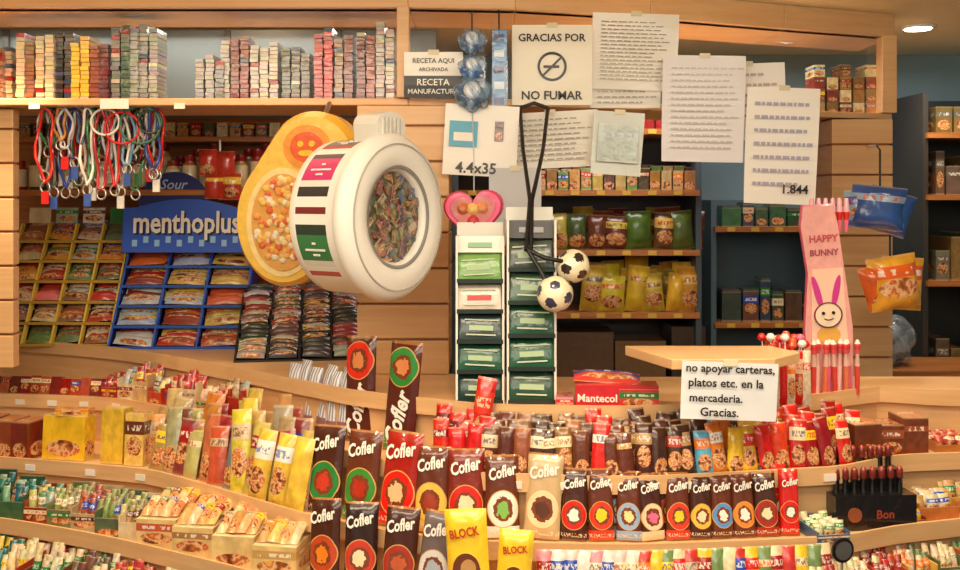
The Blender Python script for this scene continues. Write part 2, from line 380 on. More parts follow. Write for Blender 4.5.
b=B('sweet_jar_row')
for r_,(yy,sc,off) in enumerate(((3.45,1,0),(3.55,1.2,8))):
  for i,px in enumerate(range(20+off,322,17)):
    X=(px-480)/F*yy
    if X<-1.6: continue
    c=[(180,50,30),(70,90,55),(215,190,140),(190,90,40),(225,180,50),(110,40,25),GO][(i+r_*3)%7]; h=(.10+.04*((i*7)%3)/2)*sc
    b.lathe(T((X,yy,1.635)),[(.022,0),(.026,.01),(.026,h*.7),(.016,h*.82),(.018,h*.84),(.018,h)],14,lambda j,a,c=c:(CR if j==1 and .55<a<.95 else (c if j<3 else DR)),PRINT)
for i,px in enumerate(range(30,300,13)):
    X=(px-480)/F*3.5; b.box(T((X,3.5,1.818)),(.036,.08,.05),jit([GO,DR,(90,100,60),CR][i%4]),BUSY)
b.done()
b=B('snack_bag_stand')
for i,(px,py) in enumerate(((208,162),(226,164),(214,185),(232,186))):
    b.pack(T(P(px,py+14,3.36)),.062,.09,.02,(215,60,40),5,7,BUSY,YE,W)
b.tube([P(220,200,3.38),P(220,140,3.38)],.005,SI,mat=METAL); b.done()

def rack(name,px0,px1,ytop,d,rows,cols,frame,lip,pal,depth=.2,zbase=1.12,rz=0,busy=1.0,sep=None):
    b=B(name); w=(px1-px0)/F*d; ztop=ZC-(ytop-HY)/F*d; h=ztop-zbase
    M=T((((px0+px1)/2-480)/F*d,d,zbase))@RZ(rz); cw=w/cols; rh=h/rows; rd=depth/rows; sep=sep or frame
    for sx in (-1,1):
        b.add(M,[(sx*w/2,0,0),(sx*w/2,depth+.05,0),(sx*w/2,depth+.05,h),(sx*w/2,depth,h),(sx*w/2*.985,0,0),(sx*w/2*.985,depth+.05,0),(sx*w/2*.985,depth+.05,h),(sx*w/2*.985,depth,h)],[(0,1,2,3),(7,6,5,4),(0,3,7,4)],frame,MATTE)
    b.box(M@T((0,depth+.05,0)),(w,.006,h),frame,MATTE)
    for c in range(cols+1):
        x=-w/2+cw*c
        b.add(M,[(x-.003,-.006,0),(x+.003,-.006,0),(x+.003,depth-.004,h),(x-.003,depth-.004,h),(x-.003,.02,0),(x+.003,.02,0),(x+.003,depth+.02,h),(x-.003,depth+.02,h)],[(0,1,2,3),(0,3,7,4),(1,5,6,2)],sep,MATTE)
    for r in range(rows):
        z=r*rh; y=r*rd
        b.box(M@T((0,y+.045,z)),(w,.10,.005),frame,MATTE)
        b.box(M@T((0,y-.004,z)),(w,.004,rh*.14),lip,MATTE)
        for c in range(cols):
            x=-w/2+cw*(c+.5); col=random.choice(pal); q2=random.choice(C2)
            mt=BUSY if random.random()<busy else PRINT
            for j in range(4):
                cc=jit(col,12) if random.random()<.75 else jit(random.choice(pal),10)
                b.pack(M@T((x+random.uniform(-.004,.004),y+.012+j*.018,z+.010+j*.010))@RX(-50+j*4)@RZ(random.uniform(-5,5))@RY(random.uniform(-7,7)),cw*.88,rh*.66,.012,cc,4,4,mt,c2=q2,ex_=8,ev=10)
    return b,M,w,h,depth
b,M,w,h,dp=rack('gum_rack',-8,108,225,3.28,6,4,(120,85,40),(190,150,55),[(235,130,110),(170,120,80),(240,220,180),(205,65,50),(245,165,60),(225,215,195),(120,140,90)],.22,sep=(240,205,80),busy=.9)
for c in range(4):
    x=-w/2+w/4*(c+.5)
    b.box(M@T((x,dp+.03,h))@RX(-8),(w/4*.8,.006,.055),[CR,(170,200,170),W,GR][c],BUSY)
b.done()
b,M,w,h,dp=rack('mint_candy_display',108,240,252,3.22,5,3,NB,(40,90,190),[(180,205,230),(150,70,50),(205,210,215),(225,100,60),(90,140,210),(215,60,50),(235,190,90)],.2,sep=(45,95,200),busy=.9)
hd=[(-w/2,0),(w/2*.98,0),(w/2*.98,.14)]+[(w/2*.98-i*w*.98/12,.14+.04*math.sin(math.pi*i/12)) for i in range(1,12)]+[(-w/2,.15)]
MH=M@T((0,dp*.72,h-.01))@RX(-6)
b.extrude(MH,hd,-.02,.0,(44,92,205),NB,MATTE)
b.text(MH,'menthoplus',w*.84,BK,.008,.085,-.0225,0,sy=1.35,bold=.03); b.text(MH,'menthoplus',w*.84,W,.003,.09,-.025,0,sy=1.35,bold=.022)
for i in range(10): b.box(MH@T((-w*.4+i*w*.088,-.023,.02+.012*(i%2))),(w*.04,.002,.022),(150,200,240),MATTE)
b.extrude(MH,circ(-w*.12,.16,w*.28,.115,24,0,180)+[(-w*.4,.16)],.002,.012,(28,40,110),NB,MATTE); b.text(MH,'Sour',w*.22,(170,190,230),-w*.12,.232,0,shear=.3)
b.done()
b,M,w,h,dp=rack('chewing_gum_tray_display',236,362,300,2.98,5,4,(40,36,38),(25,24,26),[(70,66,68),(160,156,150),(50,60,52),(160,65,50),(190,182,170),(110,80,65)],.3,rz=8,busy=.45,sep=(35,33,35)); b.done()

b=B('hanging_lanyards')
cols=[W,RD,(60,130,80),BK,W,(190,40,50),(220,150,60),SI,(50,80,170),RD,(90,160,90),(60,60,120),W,RD,(120,170,210)]
for i in range(40):
    px=44+i*2.9+random.uniform(-2,2); d=2.84+random.uniform(0,.1); L=random.uniform(28,84)
    y0=108; c=cols[i%15]; top=P(px,y0,d)
    rx=random.uniform(.010,.024); rz_=L/F*d/2; ph=random.uniform(0,6)
    b.tube([top+Vector((rx*math.sin(2*math.pi*t/20)*(1+.25*math.sin(t+ph)),.008*math.sin(t*1.3+ph),-rz_+rz_*math.cos(2*math.pi*t/20))) for t in range(20)],.0044,c,True,6,PRINT)
    bt=top+Vector((0,0,-2*rz_))
    b.tube([bt+Vector((.013*math.cos(2*math.pi*t/14),0,-.013+.015*math.sin(2*math.pi*t/14))) for t in range(14)],.003,SI,True,6,METAL)
    if i%2: b.box(T(bt+Vector((0,0,-.06))),(.02,.006,.036),random.choice([RD,W,(50,110,60),(60,90,170),W]),PRINT)
for i,(px,py,r) in enumerate(((140,125,20),(122,128,17),(105,122,14),(150,122,12))):
    q=P(px,py,2.83); b.tube([q+Vector((r/350*math.cos(2*math.pi*t/24),0,r/380*math.sin(2*math.pi*t/24))) for t in range(24)],.0035,[(60,120,90),RD,W,(50,70,60)][i],True)
b.tube([P(40,106,2.83),P(165,106,2.83)],.004,SI,mat=METAL)
b.done()

# ================= dispensers
def ringseg(b,M,r0,r1,y0,y1,col,n=56,z=0,mat=MATTE):
    prof=[(r0,y0),(r1,y0),(r1,y1),(r0,y1),(r0,y0)]
    vs=[(r*math.cos(2*math.pi*i/n),y,z+r*math.sin(2*math.pi*i/n)) for r,y in prof for i in range(n)]
    fs=[(j*n+i,j*n+(i+1)%n,(j+1)*n+(i+1)%n,(j+1)*n+i) for j in range(4) for i in range(n)]
    b.add(M,vs,fs,col,mat)
b=B('round_candy_dispenser')
M=T(P(394,217,2.32))@RZ(55)@Matrix.Diagonal((.93,1,1.0,1))
n=72
def lathY(b,M,prof,n,col,mat=MATTE,fn=None,z=0):
    vs=[(r*math.cos(2*math.pi*i/n),y,z+r*math.sin(2*math.pi*i/n)) for r,y in prof for i in range(n)]
    fs=[];cs=[]
    for j in range(len(prof)-1):
        for i in range(n): fs.append((j*n+i,j*n+(i+1)%n,(j+1)*n+(i+1)%n,(j+1)*n+i)[::-1]); cs.append(fn(j,360*(i+.5)/n) if fn else col)
    b.add(M,vs,fs,cs,mat,True)
WH=(240,236,226)
lathY(b,M,[(.104,.016),(.107,-.004),(.118,-.014),(.145,-.02),(.180,-.014),(.194,.004),(.196,.02),(.183,.034)],n,WH,MATTE)
lathY(b,M,[(.112,-.0125),(.115,-.0165),(.120,-.0165)],n,(140,136,130))
ringseg(b,M,.168,.171,-.0195,-.016,(185,180,170),72)
def lab(j,a):
    if j!=2: return WH
    for a0,a1,c in ((92,98,(120,110,105)),(98,114,(110,104,100)),(114,119,(190,60,50)),(128,133,(70,40,60)),(133,152,(210,40,110)),(152,158,(235,225,215)),(158,165,(50,45,50)),(172,178,(120,40,40)),(186,193,(45,60,50)),(193,212,(60,125,75)),(212,217,(225,220,205)),(222,228,(190,80,70))):
        if a0<a<a1: return c
    return WH
lathY(b,M,[(.183,.034),(.182,.04),(.182,.056),(.182,.15),(.182,.168),(.165,.185),(.0,.185)],144,WH,MATTE,lab)
for a0 in (143,203,106):
    for da in (-5,0,4):
        Mt=M@T((.1828*math.cos(math.radians(a0+da)),.1,.1828*math.sin(math.radians(a0+da))))@RY(-(a0+da))
        b.box(Mt,(.002,.06-.01*abs(da),.0045),W,MATTE)
lathY(b,M,[(.106,.006),(.07,.008),(.0001,.008)],n,(130,140,110),CANDY)
for i in range(70):
    a=random.uniform(0,6.28); r=.098*math.sqrt(random.random())
    b.box(M@T((r*math.cos(a),.002,r*math.sin(a)-.008))@RY(random.uniform(0,180)),(.03,.004,.014),random.choice([(150,165,120),(190,120,130),(170,160,120),(100,130,110),(215,205,180),(130,80,75),(110,130,160)]),BUSY)
lathY(b,M,[(.107,-.004),(.08,-.012),(.0001,-.016)],n,(210,220,215),GLASS)
tab=[(-.05,.17),(.05,.17),(.055,.215)]+circ(0,.215,.055,.03,12,0,180)+[(-.055,.215)]
b.extrude(M@T((.0,.02,0)),tab,-.012,.06,WH,(225,220,208),MATTE)
for i in range(5): b.box(M@T((-.03+.015*i,.006,.185)),(.004,.004,.045),(200,195,185),MATTE)
q0=M@Vector((0,.17,0)); b.tube([q0,Vector((q0.x+.06,q0.y+.1,q0.z)),Vector((-.24,2.76,q0.z))],.016,(210,205,195))
b.done()

b=B('pear_candy_dispenser')
C=P(291,200,2.6); s=.0026
M=T(C)@RZ(-12)
def hull(pts):
    pts=sorted(set(pts))
    def h(ps):
        r=[]
        for p in ps:
            while len(r)>1 and (r[-1][0]-r[-2][0])*(p[1]-r[-2][1])-(r[-1][1]-r[-2][1])*(p[0]-r[-2][0])<=0: r.pop()
            r.append(p)
        return r
    l=h(pts);u=h(pts[::-1]); return l[:-1]+u[:-1]
o=hull(circ(26*s,42*s,47*s,46*s)+circ(-4*s,-20*s,52*s,66*s,n=60))
b.extrude(M,o,-.03,.04,(250,205,90),(240,180,60),PRINT,.06)
def oval(cx,cz,rx,rz,y,col,mat=PRINT): b.extrude(M,circ(cx*s,cz*s,rx*s,rz*s),y,y+.006,col,col,mat)
oval(-4,-22,38,54,-.033,(255,228,160)); oval(-3,-22,33,48,-.037,(235,175,90))
for i in range(130):
    a=random.uniform(0,6.28); r=math.sqrt(random.random())
    b.lathe(M@T(((-3+29*r*math.cos(a))*s,-.036,(-22+44*r*math.sin(a))*s))@RX(90),[(.010,0),(.009,.005),(.004,.008)],8,random.choice([(250,205,100),(245,160,80),(250,225,165),(230,110,70),(245,238,215),(240,185,110)]),PRINT)
oval(22,52,25,22,-.034,(245,160,60)); oval(22,52,17,15,-.038,(235,100,50)); oval(16,55,3,3,-.041,YE); oval(28,55,3,3,-.041,YE); oval(22,46,8,3,-.041,YE)
b.tube([Vector((C.x+.06,2.62,C.z+.15)),Vector((C.x+.07,2.8,1.87))],.008,SI,mat=METAL)
b.done()

# ================= papers
def paper(name,x0,x1,y0,y1,d,col=W,lines=0,texts=(),tilt=0,lc=(140,138,136),curl=.006,mar=.1):
    b=B(name); w=(x1-x0)/F*d; h=(y1-y0)/F*d; M=T(P((x0+x1)/2,y1,d))@RY(tilt)
    n=8; vs=[];fs=[]
    for j in range(n+1):
        for i in range(n+1):
            vs.append((-w/2+w*i/n,curl*math.sin(3*j/n+2*i/n)-curl,h*j/n))
    for j in range(n):
        for i in range(n): a=j*(n+1)+i; fs.append((a,a+1,a+n+2,a+n+1))
    b.add(M,vs,fs,col,MATTE,True)
    for i in range(lines):
        z=h*(1-mar-(1-2*mar)*(i+.5)/lines); ww=w*(1-2*mar)*random.uniform(.75,1)
        x=-w/2+w*mar
        while x<-w/2+w*mar+ww:
            L=min(random.uniform(.02,.06)*w*1.6,w*.5-x-.004)
            if L<=0: break
            b.add(M,[(x,-2*curl-.002,z),(x+L,-2*curl-.002,z),(x+L,-2*curl-.002,z+h*.2/lines),(x,-2*curl-.002,z+h*.2/lines)],[(0,1,2,3)],lc,MATTE); x+=L+.012*w+.002
    for t,wf,xf,zf,c in texts: b.text(M,t,w*wf,c,w*xf,h*zf,-2*curl-.003,bold=.02)
    b.box(M@T((0,-.002-2*curl,h-.008)),(.03,.001,.014),(225,215,180),MATTE)
    return b,M,w,h
PW=(250,247,238)
b,M,w,h=paper('no_smoking_sign',512,592,25,105,2.8,(246,240,220),0,[('GRACIAS POR',.84,0,.84,BK),('NO FUMAR',.76,0,.12,BK)],curl=.001)
ringseg(b,M@T((0,-.004,0)),.034,.041,0,.001,BK,40,h*.48)
b.add(M@T((0,-.005,h*.48))@RY(-45),[(-.036,0,-.003),(.036,0,-.003),(.036,0,.003),(-.036,0,.003)],[(0,1,2,3)],BK,MATTE)
b.add(M@T((0,-.004,h*.48)),[(-.024,0,-.004),(.02,0,-.004),(.02,0,.003),(-.024,0,.003)],[(0,1,2,3)],BK,MATTE)
b.box(M@T((0,.003,0)),(w,.004,h),W,MATTE); b.done()
b,M,w,h=paper('notice_sign',404,463,52,98,2.755,PW,0,(('RECETA AQUI',.7,0,.8,(90,90,90)),('ARCHIVADA',.5,0,.62,(90,90,90))),curl=.001,mar=.12)
b.box(M@T((0,-.003,0)),(w,.002,h*.48),BK,MATTE); b.text(M,'RECETA',.55*w,W,0,h*.34,-.006); b.text(M,'MANUFACTURA',.86*w,W,0,h*.14,-.006); b.done()
for a in [(590,676,14,90,2.83,16,2),(505,600,112,168,2.79,9,-3),(590,660,88,108,2.86,3,0)]:
    b,*_=paper('printed_notice',*a[:5],(238,234,222),a[5],(),a[6],lc=(165,160,152)); b.done()
b,*_=paper('printed_notice',661,743,56,162,2.78,(236,234,236),14,(),1,(206,205,206)); b.done()
b,M,w,h=paper('handwritten_notice',743,815,88,204,2.76,PW,7,[('1.844',.35,.2,.13,BK)],2,(175,175,200)); b.done()
b,M,w,h=paper('handwritten_notice',712,786,64,140,2.85,PW,6,(),-2,(200,175,175)); b.done()
b,M,w,h=paper('price_notice',442,516,105,176,2.72,PW,0,[('4.4x35',.55,-.05,.11,(60,60,60))],3,curl=.002)
b.box(M@T((-w*.24,-.006,h*.4)),(w*.38,.002,h*.36),(90,175,205),MATTE); b.box(M@T((-w*.24,-.008,h*.48)),(w*.26,.002,h*.12),W,MATTE); b.box(M@T((w*.24,-.006,h*.5)),(w*.12,.002,h*.28),(120,90,80),BUSY,c2=CR); b.done()
b,*_=paper('blank_notice',489,541,168,246,2.72,(205,208,212),0); b.done()
b,M,w,h=paper('photo_card',590,640,112,175,2.74,(222,228,220),0,(),4); b.box(M@T((0,-.014,h*.2)),(w*.8,.003,h*.6),(185,200,190),BUSY,c2=(180,195,190),c3=(140,150,150)); b.done()

b=B('hanging_toy_bags')
b.tube([P(472,10,2.7),P(472,100,2.7)],.002,BK)
bm=bmesh.new(); bmesh.ops.create_icosphere(bm,subdivisions=4,radius=1)
BV=[v.co.copy() for v in bm.verts]; BF=[[v.index for v in f.verts] for f in bm.faces]; bm.free()
def blob(b,M,rx,ry,rz,col,mat,k1=7,amp=.1):
    vs=[]
    for c in BV:
        k=1+amp*math.sin(k1*c.x+5*c.z)+amp*.7*math.sin(13*c.y+9*c.x+3*c.z); vs.append((c.x*rx*k,c.y*ry*k,c.z*rz*k))
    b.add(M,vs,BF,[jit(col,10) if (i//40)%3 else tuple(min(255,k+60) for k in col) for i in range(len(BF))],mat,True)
for py,r,c in ((42,.034,(60,80,115)),(68,.034,(35,85,165)),(94,.046,(40,50,75))):
    blob(b,T(P(472,py,2.7)),r*1.1,r*.7,r,(120,160,200),FILM); blob(b,T(P(472,py+1,2.7)),r*.8,r*.55,r*.72,c,PRINT,11,.16)
    b.lathe(T(P(472,py-3,2.7))@RX(90),[(r*.5,0),(r*.5,r*.62),(r*.3,r*.64)],14,(205,212,220),PRINT)
b.extrude(T(P(499,70,2.75)),[(-.02,-.11),(.02,-.11),(.022,.11),(-.018,.11)],0,.006,(70,140,200),NB,PRINT)
for i in range(5): b.box(T(P(499,105-i*16,2.748)),(.028,.003,.02),(200,220,235) if i%2 else NB,PRINT)
b.tube([P(499,36,2.75),P(499,10,2.76)],.002,BK); b.done()

b=B('heart_candy_box')
M=T(P(474,213,2.5))@RZ(-6)@RY(-3)
def heart(k): return [(k*16*math.sin(t)**3,k*(13*math.cos(t)-5*math.cos(2*t)-2*math.cos(3*t)-math.cos(4*t))) for t in [2*math.pi*i/48 for i in range(48)]][::-1]
b.extrude(M,heart(.0047),-.02,.02,(245,95,140),(230,65,105),PRINT,.08); b.extrude(M,heart(.0036),-.024,-.018,(205,120,115),PK,PRINT,.05)
for x,z,c in ((-.024,.012,(200,110,60)),(.024,.012,(220,140,90)),(0,-.02,(200,60,70)),(0,.01,(235,190,110))): b.lathe(M@T((x,-.024,z))@RX(90),[(.015,0),(.013,.006),(.006,.01)],16,c,PRINT)
b.tube([P(474,192,2.5),P(474,160,2.56),P(472,108,2.74)],.0015,SI); b.done()

b=B('soccer_ball_keyring')
for pts in ([(520,108,2.76),(523,150,2.62),(530,200,2.42),(526,250,2.33)],[(548,108,2.76),(543,150,2.62),(532,200,2.42),(531,250,2.33)],[(528,250,2.33),(545,258,2.31),(566,262,2.33)],[(528,250,2.33),(540,270,2.31),(550,290,2.3)],[(520,108,2.76),(534,103,2.77),(548,108,2.76)]):
    b.tube([P(*p) for p in pts],.0052,BK,n=8)
ph=(1+5**.5)/2; ico=[Vector(v).normalized() for a in (-1,1) for c in (-ph,ph) for v in ((0,a,c),(a,c,0),(c,0,a))]
for px,py,d,r,rot,kc in ((573,266,2.35,.040,20,(50,35,30)),(555,294,2.29,.042,55,(60,60,90))):
    b.add(T(P(px,py,d))@RX(rot)@RY(rot)@Matrix.Scale(r,4),[tuple(c) for c in BV],BF,[(kc if max(((BV[f[0]]+BV[f[1]]+BV[f[2]])/3).normalized().dot(i) for i in ico)>.95 else (250,236,200)) for f in BF],PRINT,True)
b.done()

b=B('tea_sachet_tower'); d=2.36
for ci,(x0,x1,yt) in enumerate(((456,504,236),(507,556,220))):
    w=(x1-x0)/F*d; zt=ZC-(yt-HY)/F*d; h=zt-1.12; M=T((((x0+x1)/2-480)/F*d,d+.05,1.12))
    b.box(M@T((-w/2+.002,0,0)),(.005,.12,h),W,MATTE); b.box(M@T((w/2-.002,0,0)),(.005,.12,h),W,MATTE)
    b.box(M@T((0,.058,0)),(w,.004,h+.03),(235,232,222) ,MATTE)
    b.box(M@T((0,-.04,h*.9))@RX(-14),(w*.96,.003,h*.1),W if ci==0 else (45,42,44),MATTE)
    b.box(M@T((0,-.04,h*.93))@RX(-14),(w*.5,.006,h*.03),(150,190,150) if ci==0 else GY,MATTE)
    n=5; pal=[[(120,175,85),(225,205,190),(50,75,62),(30,85,60),(20,62,44)],[(60,66,62),(70,100,85),(24,92,58),(22,95,62),(22,75,52)]][ci]
    for r in range(n):
        z=h*.9*r/n; b.box(M@T((0,-.0,z)),(w,.11,.004),(25,60,45),MATTE); b.box(M@T((0,-.06,z)),(w*.96,.003,.01),(30,45,38),MATTE)
        for j in range(7):
            c=jit(pal[(n-1-r)],8)
            Mp=M@T((random.uniform(-.002,.002),-.054+j*.013,z+.006+.006*j))@RX(-14)@RY(random.uniform(-4,4))
            b.pack(Mp,w*.92,h*.152-j*.002,.006,c,4,4,PRINT,ex_=8,ev=10)
            b.box(Mp@T((0,-.008,h*.118)),(w*.7,.001,h*.008),(190,200,170),MATTE)
            if j==0: 
                b.box(Mp@T((0,-.008,h*.06)),(w*.5,.001,h*.03),(210,60,50) if (r==3 and ci==0) else (170,195,150),MATTE)
                b.box(Mp@T((0,-.008,h*.03)),(w*.62,.001,h*.008),(200,205,180),MATTE)
b.box(T(P(530,240,2.48)),(.12,.004,.06),W,MATTE); b.done()

# ================= PRODUCTS ON TIERS
def bar(b,M,w,h,disc,base=BR,txt='Cofler',mid=CR,rot=14):
    b.pack(M,w,h,.012,base,10,18,COF,c2=disc,c3=mid,ex_=10,ev=16)
    if txt: b.text(M,txt,w*.84,W,0,h*.8,-.0145,rot,sy=1.45,bold=.03,shear=.25)
b=B('chocolate_bar_front_row')
L=[(323,38,.2,GR,DB,(200,60,40)),(358,38,.2,(60,140,50),BR,(180,50,30)),(394,42,.21,(230,30,20),(165,30,20),(235,190,140)),(430,36,.185,(235,190,80),BR,(160,60,40)),(466,37,.185,(215,35,30),(130,40,25),CR),(503,34,.175,(235,235,220),BR,(130,190,90)),
(541,36,.18,(235,215,170),(205,175,130),(90,50,30)),(573,27,.15,RD,DB,W),(602,26,.15,(225,60,30),BR,YE),(629,25,.145,(150,180,210),BR,(240,220,150)),(654,25,.14,(240,210,170),DB,PK),(679,25,.14,(220,60,40),BR,YE),
(701,23,.135,(235,190,70),DB,CR),(723,23,.135,(90,150,210),BR,W),(745,24,.135,(230,140,50),BR,W),(768,25,.135,(170,40,30),DB,CR),(790,20,.14,RD,(205,30,25),W)]
for px,wp,h,dc,base,mid in L:
    d=interp(TT[3],px)
    bar(b,SM(3,px,.055,12,.0,random.uniform(-9,9))@RY(random.uniform(-3,3)),wp/F*d*1.04,h,dc,base,mid=mid)
for px,wp,h,dc,base,mid in L[7:]:
    bar(b,SM(3,px-10,.08,12,.0),.05,h+.012,jit(dc),base,None,mid=mid)
b.done()
b=B('chocolate_bar_bottom_row')
for px,dc,base,mid in ((324,(190,70,35),DB,OR),(360,(200,60,40),(50,26,22),CR),(396,(170,50,35),DB,(190,90,50)),(430,(215,215,215),(110,95,95),(170,180,190))):
    bar(b,SM(4,px,.05,10,0,random.uniform(-6,6))@RY(random.uniform(-5,5)),.074,.18,dc,base,mid=mid)
b.done()
b=B('yellow_wrapper_pack')
for px,h,rot in ((471,.2,-5),(511,.165,4)):
    M=SM(4,px,.03,6)@RY(rot); wd=.088 if px<500 else .07; b.pack(M,wd,h,.014,YE,10,14,ex_=8,ev=14)
    b.text(M,'BLOCK',wd*.7,(190,60,20),0,h*.78,-.0175,8,sy=1.3,bold=.03)
    b.extrude(M,circ(0,h*.42,wd*.32,h*.16),-.0175,-.014,(110,55,30),GO); b.extrude(M,circ(wd*.05,h*.43,wd*.18,h*.09),-.019,-.0165,(200,150,90),GO)
    b.box(M@T((0,-.0165,h*.12)),(wd*.7,.002,h*.06),(245,150,40),MATTE)
b.done()
b=B('small_packet_row')
for i in range(24):
    px=546+i*12.3; c=([(235,150,165),W,(240,210,205),W] if px<640 else [(215,60,50),YE,(120,150,90),CR,(200,80,60),CR])[i%4]
    b.pack(SM(4,px,.06,12,0,random.uniform(-8,8)),.034,.115,.012,c,4,6,BUSY)
b.done()
b=B('wafer_bar_row'); px=442
while px<846:
    if px<485: c,c2=RD,(120,20,20)
    elif px<570: c,c2=random.choice([(DB,CR),(BR,(225,200,160)),(BR,W),((150,95,60),CR)])
    elif px<610: c,c2=(RD,W) if random.random()<.5 else (BR,RD)
    elif px<700: c,c2=random.choice([(DB,(190,150,100)),(BR,GO),(DB,(180,60,40))])
    elif px<722: c,c2=random.choice([(CY,OR),(OR,W)])
    elif px<762: c,c2=random.choice([(YE,BR),((245,190,50),RD)])
    else: c,c2=random.choice([(RD,CR),((225,60,25),YE),(DR,YE)])
    h=.11+random.uniform(-.012,.012)
    for back in (.02,.055,.09):
        b.pack(SM(2,px+random.uniform(-2,2)+(8 if back==.055 else 0),back,12,0,random.uniform(-14,14))@RY(random.uniform(-6,6)),.038,h+(back-.02)*.25,.010,jit(c,8),6,9,BUSY,c2=c2,ex_=8,ev=14)
    px+=15.5
b.done()
b=B('large_chocolate_bar')
for px,dc,rot in ((360,(230,45,30),-3),(398,(50,140,60),2)):
    M=SM(2,px,.11,6)@RY(rot); w_=.09;h_=.262
    b.pack(M,w_,h_,.014,(90,36,28),10,18,COF,c2=dc,c3=(225,140,85),v0=.77,ex_=10,ev=16)
    b.text(M,'Cofler',.13,W,0,.085,-.0175,78,sy=1.2,bold=.03,shear=.25)
b.done()
b=B('red_wafer_box'); M=T(P(616,408,2.33))@RZ(-4)
b.box(M,(.19,.07,.058),(205,40,50),PRINT); b.box(M@T((.05,0,.001)),(.09,.074,.05),(215,60,50),BUSY); b.text(M,'Mantecol',.09,W,-.045,.03,-.04,bold=.02)
b.pack(M@T((-.02,0,.058))@RY(3)@RX(-75),.16,.06,.012,(225,70,60),6,5,BUSY)
b.box(M@T((-.12,0,0)),(.04,.07,.03),(235,150,160),BUSY); b.done()
b=B('red_lollipop_sleeve'); b.pack(SM(2,474,.1,6)@RY(8),.045,.2,.015,(215,40,30),6,10,BUSY,c2=(230,60,40),c3=CR); b.done()

def tray(b,M,w,dp,h,col,pal,n=5,stick=.03,mat=BUSY):
    for x,y,sx,sy,hh in ((0,-dp/2,w,.003,h*.6),(0,dp/2,w,.003,h*1.1),(-w/2,0,.003,dp,h*.8),(w/2,0,.003,dp,h*.8)): b.box(M@T((x,y,0)),(sx,sy,hh),col,mat if sx>.01 else PRINT)
    b.box(M,(w,dp,.004),col)
    base=random.choice(pal); q2=random.choice(C2)
    for i in range(n):
        x=-w/2+w*(i+.5)/n
        if random.random()<.3: base=random.choice(pal)
        for y in (-dp*.3,-dp*.1,dp*.1,dp*.3):
            b.pack(M@T((x,y,.005))@RX(random.uniform(-18,-4))@RY(random.uniform(-7,7)),w/n*.9,h*.8+stick*random.uniform(.3,.9),.010,jit(base,14),4,4,mat,c2=q2,ex_=8,ev=10)
b=B('snack_box_row')
for i in range(14):
    px=-14+i*10; b.box(SM(2,px,.06,20)@T((0,0,.001)),(.032,.03,.05+.01*random.random()),jit([DR,(170,60,40),(190,90,60),(120,50,35)][i%4]),BUSY)
for i in range(9):
    tray(b,SM(2,116+i*16,.08,0,0,random.uniform(-8,8)),.05,.07,.06+.02*(i%3),[(190,50,40),CR,(215,180,130),(200,70,50)][i%4],[CR,(190,60,50),SI,(210,170,120)],2)
b.done()
b=B('brown_snack_cartons')
for px,c in ((-8,(110,50,30)),(12,(150,70,40)),(31,(130,40,30))):
    M=SM(3,px,.07,0,0,random.uniform(-8,8)); b.box(M,(.055,.09,.105),c,BUSY,top=(190,120,80),c2=(170,60,40))
b.done()
b=B('yellow_candy_boxes')
for px,w,h,c in ((68,.13,.12,(250,205,40)),(116,.065,.15,(235,195,60)),(138,.055,.14,(245,210,110))):
    M=SM(3,px,.08,4,0,random.uniform(-6,6)); b.box(M,(w,.05,h),c,BUSY,top=(250,225,120),c2=BR,c3=W)
b.box(SM(3,70,.08,4)@T((.01,0,.12))@RZ(12),(.09,.05,.02),(235,190,60),BUSY)
b.done()
b=B('assorted_candy_packets'); px=156; i=0
while px<306:
    c=[(205,150,100),(190,160,120),(150,70,50),(215,180,120),(225,140,60),(190,70,55),(110,140,165),(240,200,80),(215,185,110)][i%9]
    h=.11+.05*((i*5)%3)/2+.03*(px>230)
    for back in (.04,.085,.13):
        b.pack(SM(3,px+random.uniform(-3,3),back,14,0,random.uniform(-18,18))@RY(random.uniform(-9,9)),.054,h+back*.3,.012,jit(c,25),5,8,BUSY,ex_=6,ev=10)
    px+=12; i+=1
for px in (256,276,293): b.pack(SM(3,px,.02,12)@RY(4),.055,.17,.018,(250,210,75),6,8,BUSY,c2=W,c3=(50,100,190))
b.done()
b=B('silver_candy_bags')
for i,px in enumerate((287,298,309,320,331,342)):
    b.pack(SM(2,px,.10,10,0,random.uniform(-14,14))@RY(random.uniform(-8,8)),.042,.165+.014*(i%2),.014,lambda u,v:((150,150,160) if int((u+1)*5)%2 else (232,232,238)) if v>.3 else (150,110,110),10,8)
b.done()
b=B('candy_carton_trays')
for i,px in enumerate((-6,22,48)):
    tray(b,SM(4,px,.08,0,0,6),.07,.1,.09-.01*i,[(40,90,75),(60,110,75),(150,50,40)][i],[(150,180,150),TE,(90,140,120),(200,190,120)],3,.02)
for i,px in enumerate((74,98,122,146)):
    tray(b,SM(4,px,.09,0,0,8),.075,.12,.075,[(120,130,85),(200,180,140),(90,110,85),CR][i],[(215,195,140),(180,80,60),(150,150,90)],4,.025)
for i,px in enumerate((172,208,247,288)):
    M=SM(4,px,.1,0,0,12); w=.1; b.box(M,(w,.17,.07),(240,208,140),BUSY,top=(245,225,165),c2=[(200,90,60),(170,120,70),(220,150,90),(200,160,90)][i],c3=W)
    for y in (.0,-.07):
        for j in range(4): b.pack(M@T((-w*.36+j*w*.24,y,.071+random.uniform(0,.004)))@RX(-70)@RZ(random.uniform(-8,8)),w*.24,.078,.012,jit([(240,200,130),(235,180,110),(245,215,160),(220,150,90)][(i+j)%4]),4,5,BUSY)
b.done()
b=B('candy_tray_lower')
for i in range(9):
    px=-20+i*38; tray(b,SM(5,px,.1,0,0,5),.085,.15,.085,[(60,120,90),(190,70,50),(110,60,40),CR,(230,190,90)][i%5],[CR,(200,60,50),YE,TE,(120,80,60),CR],4,.03)
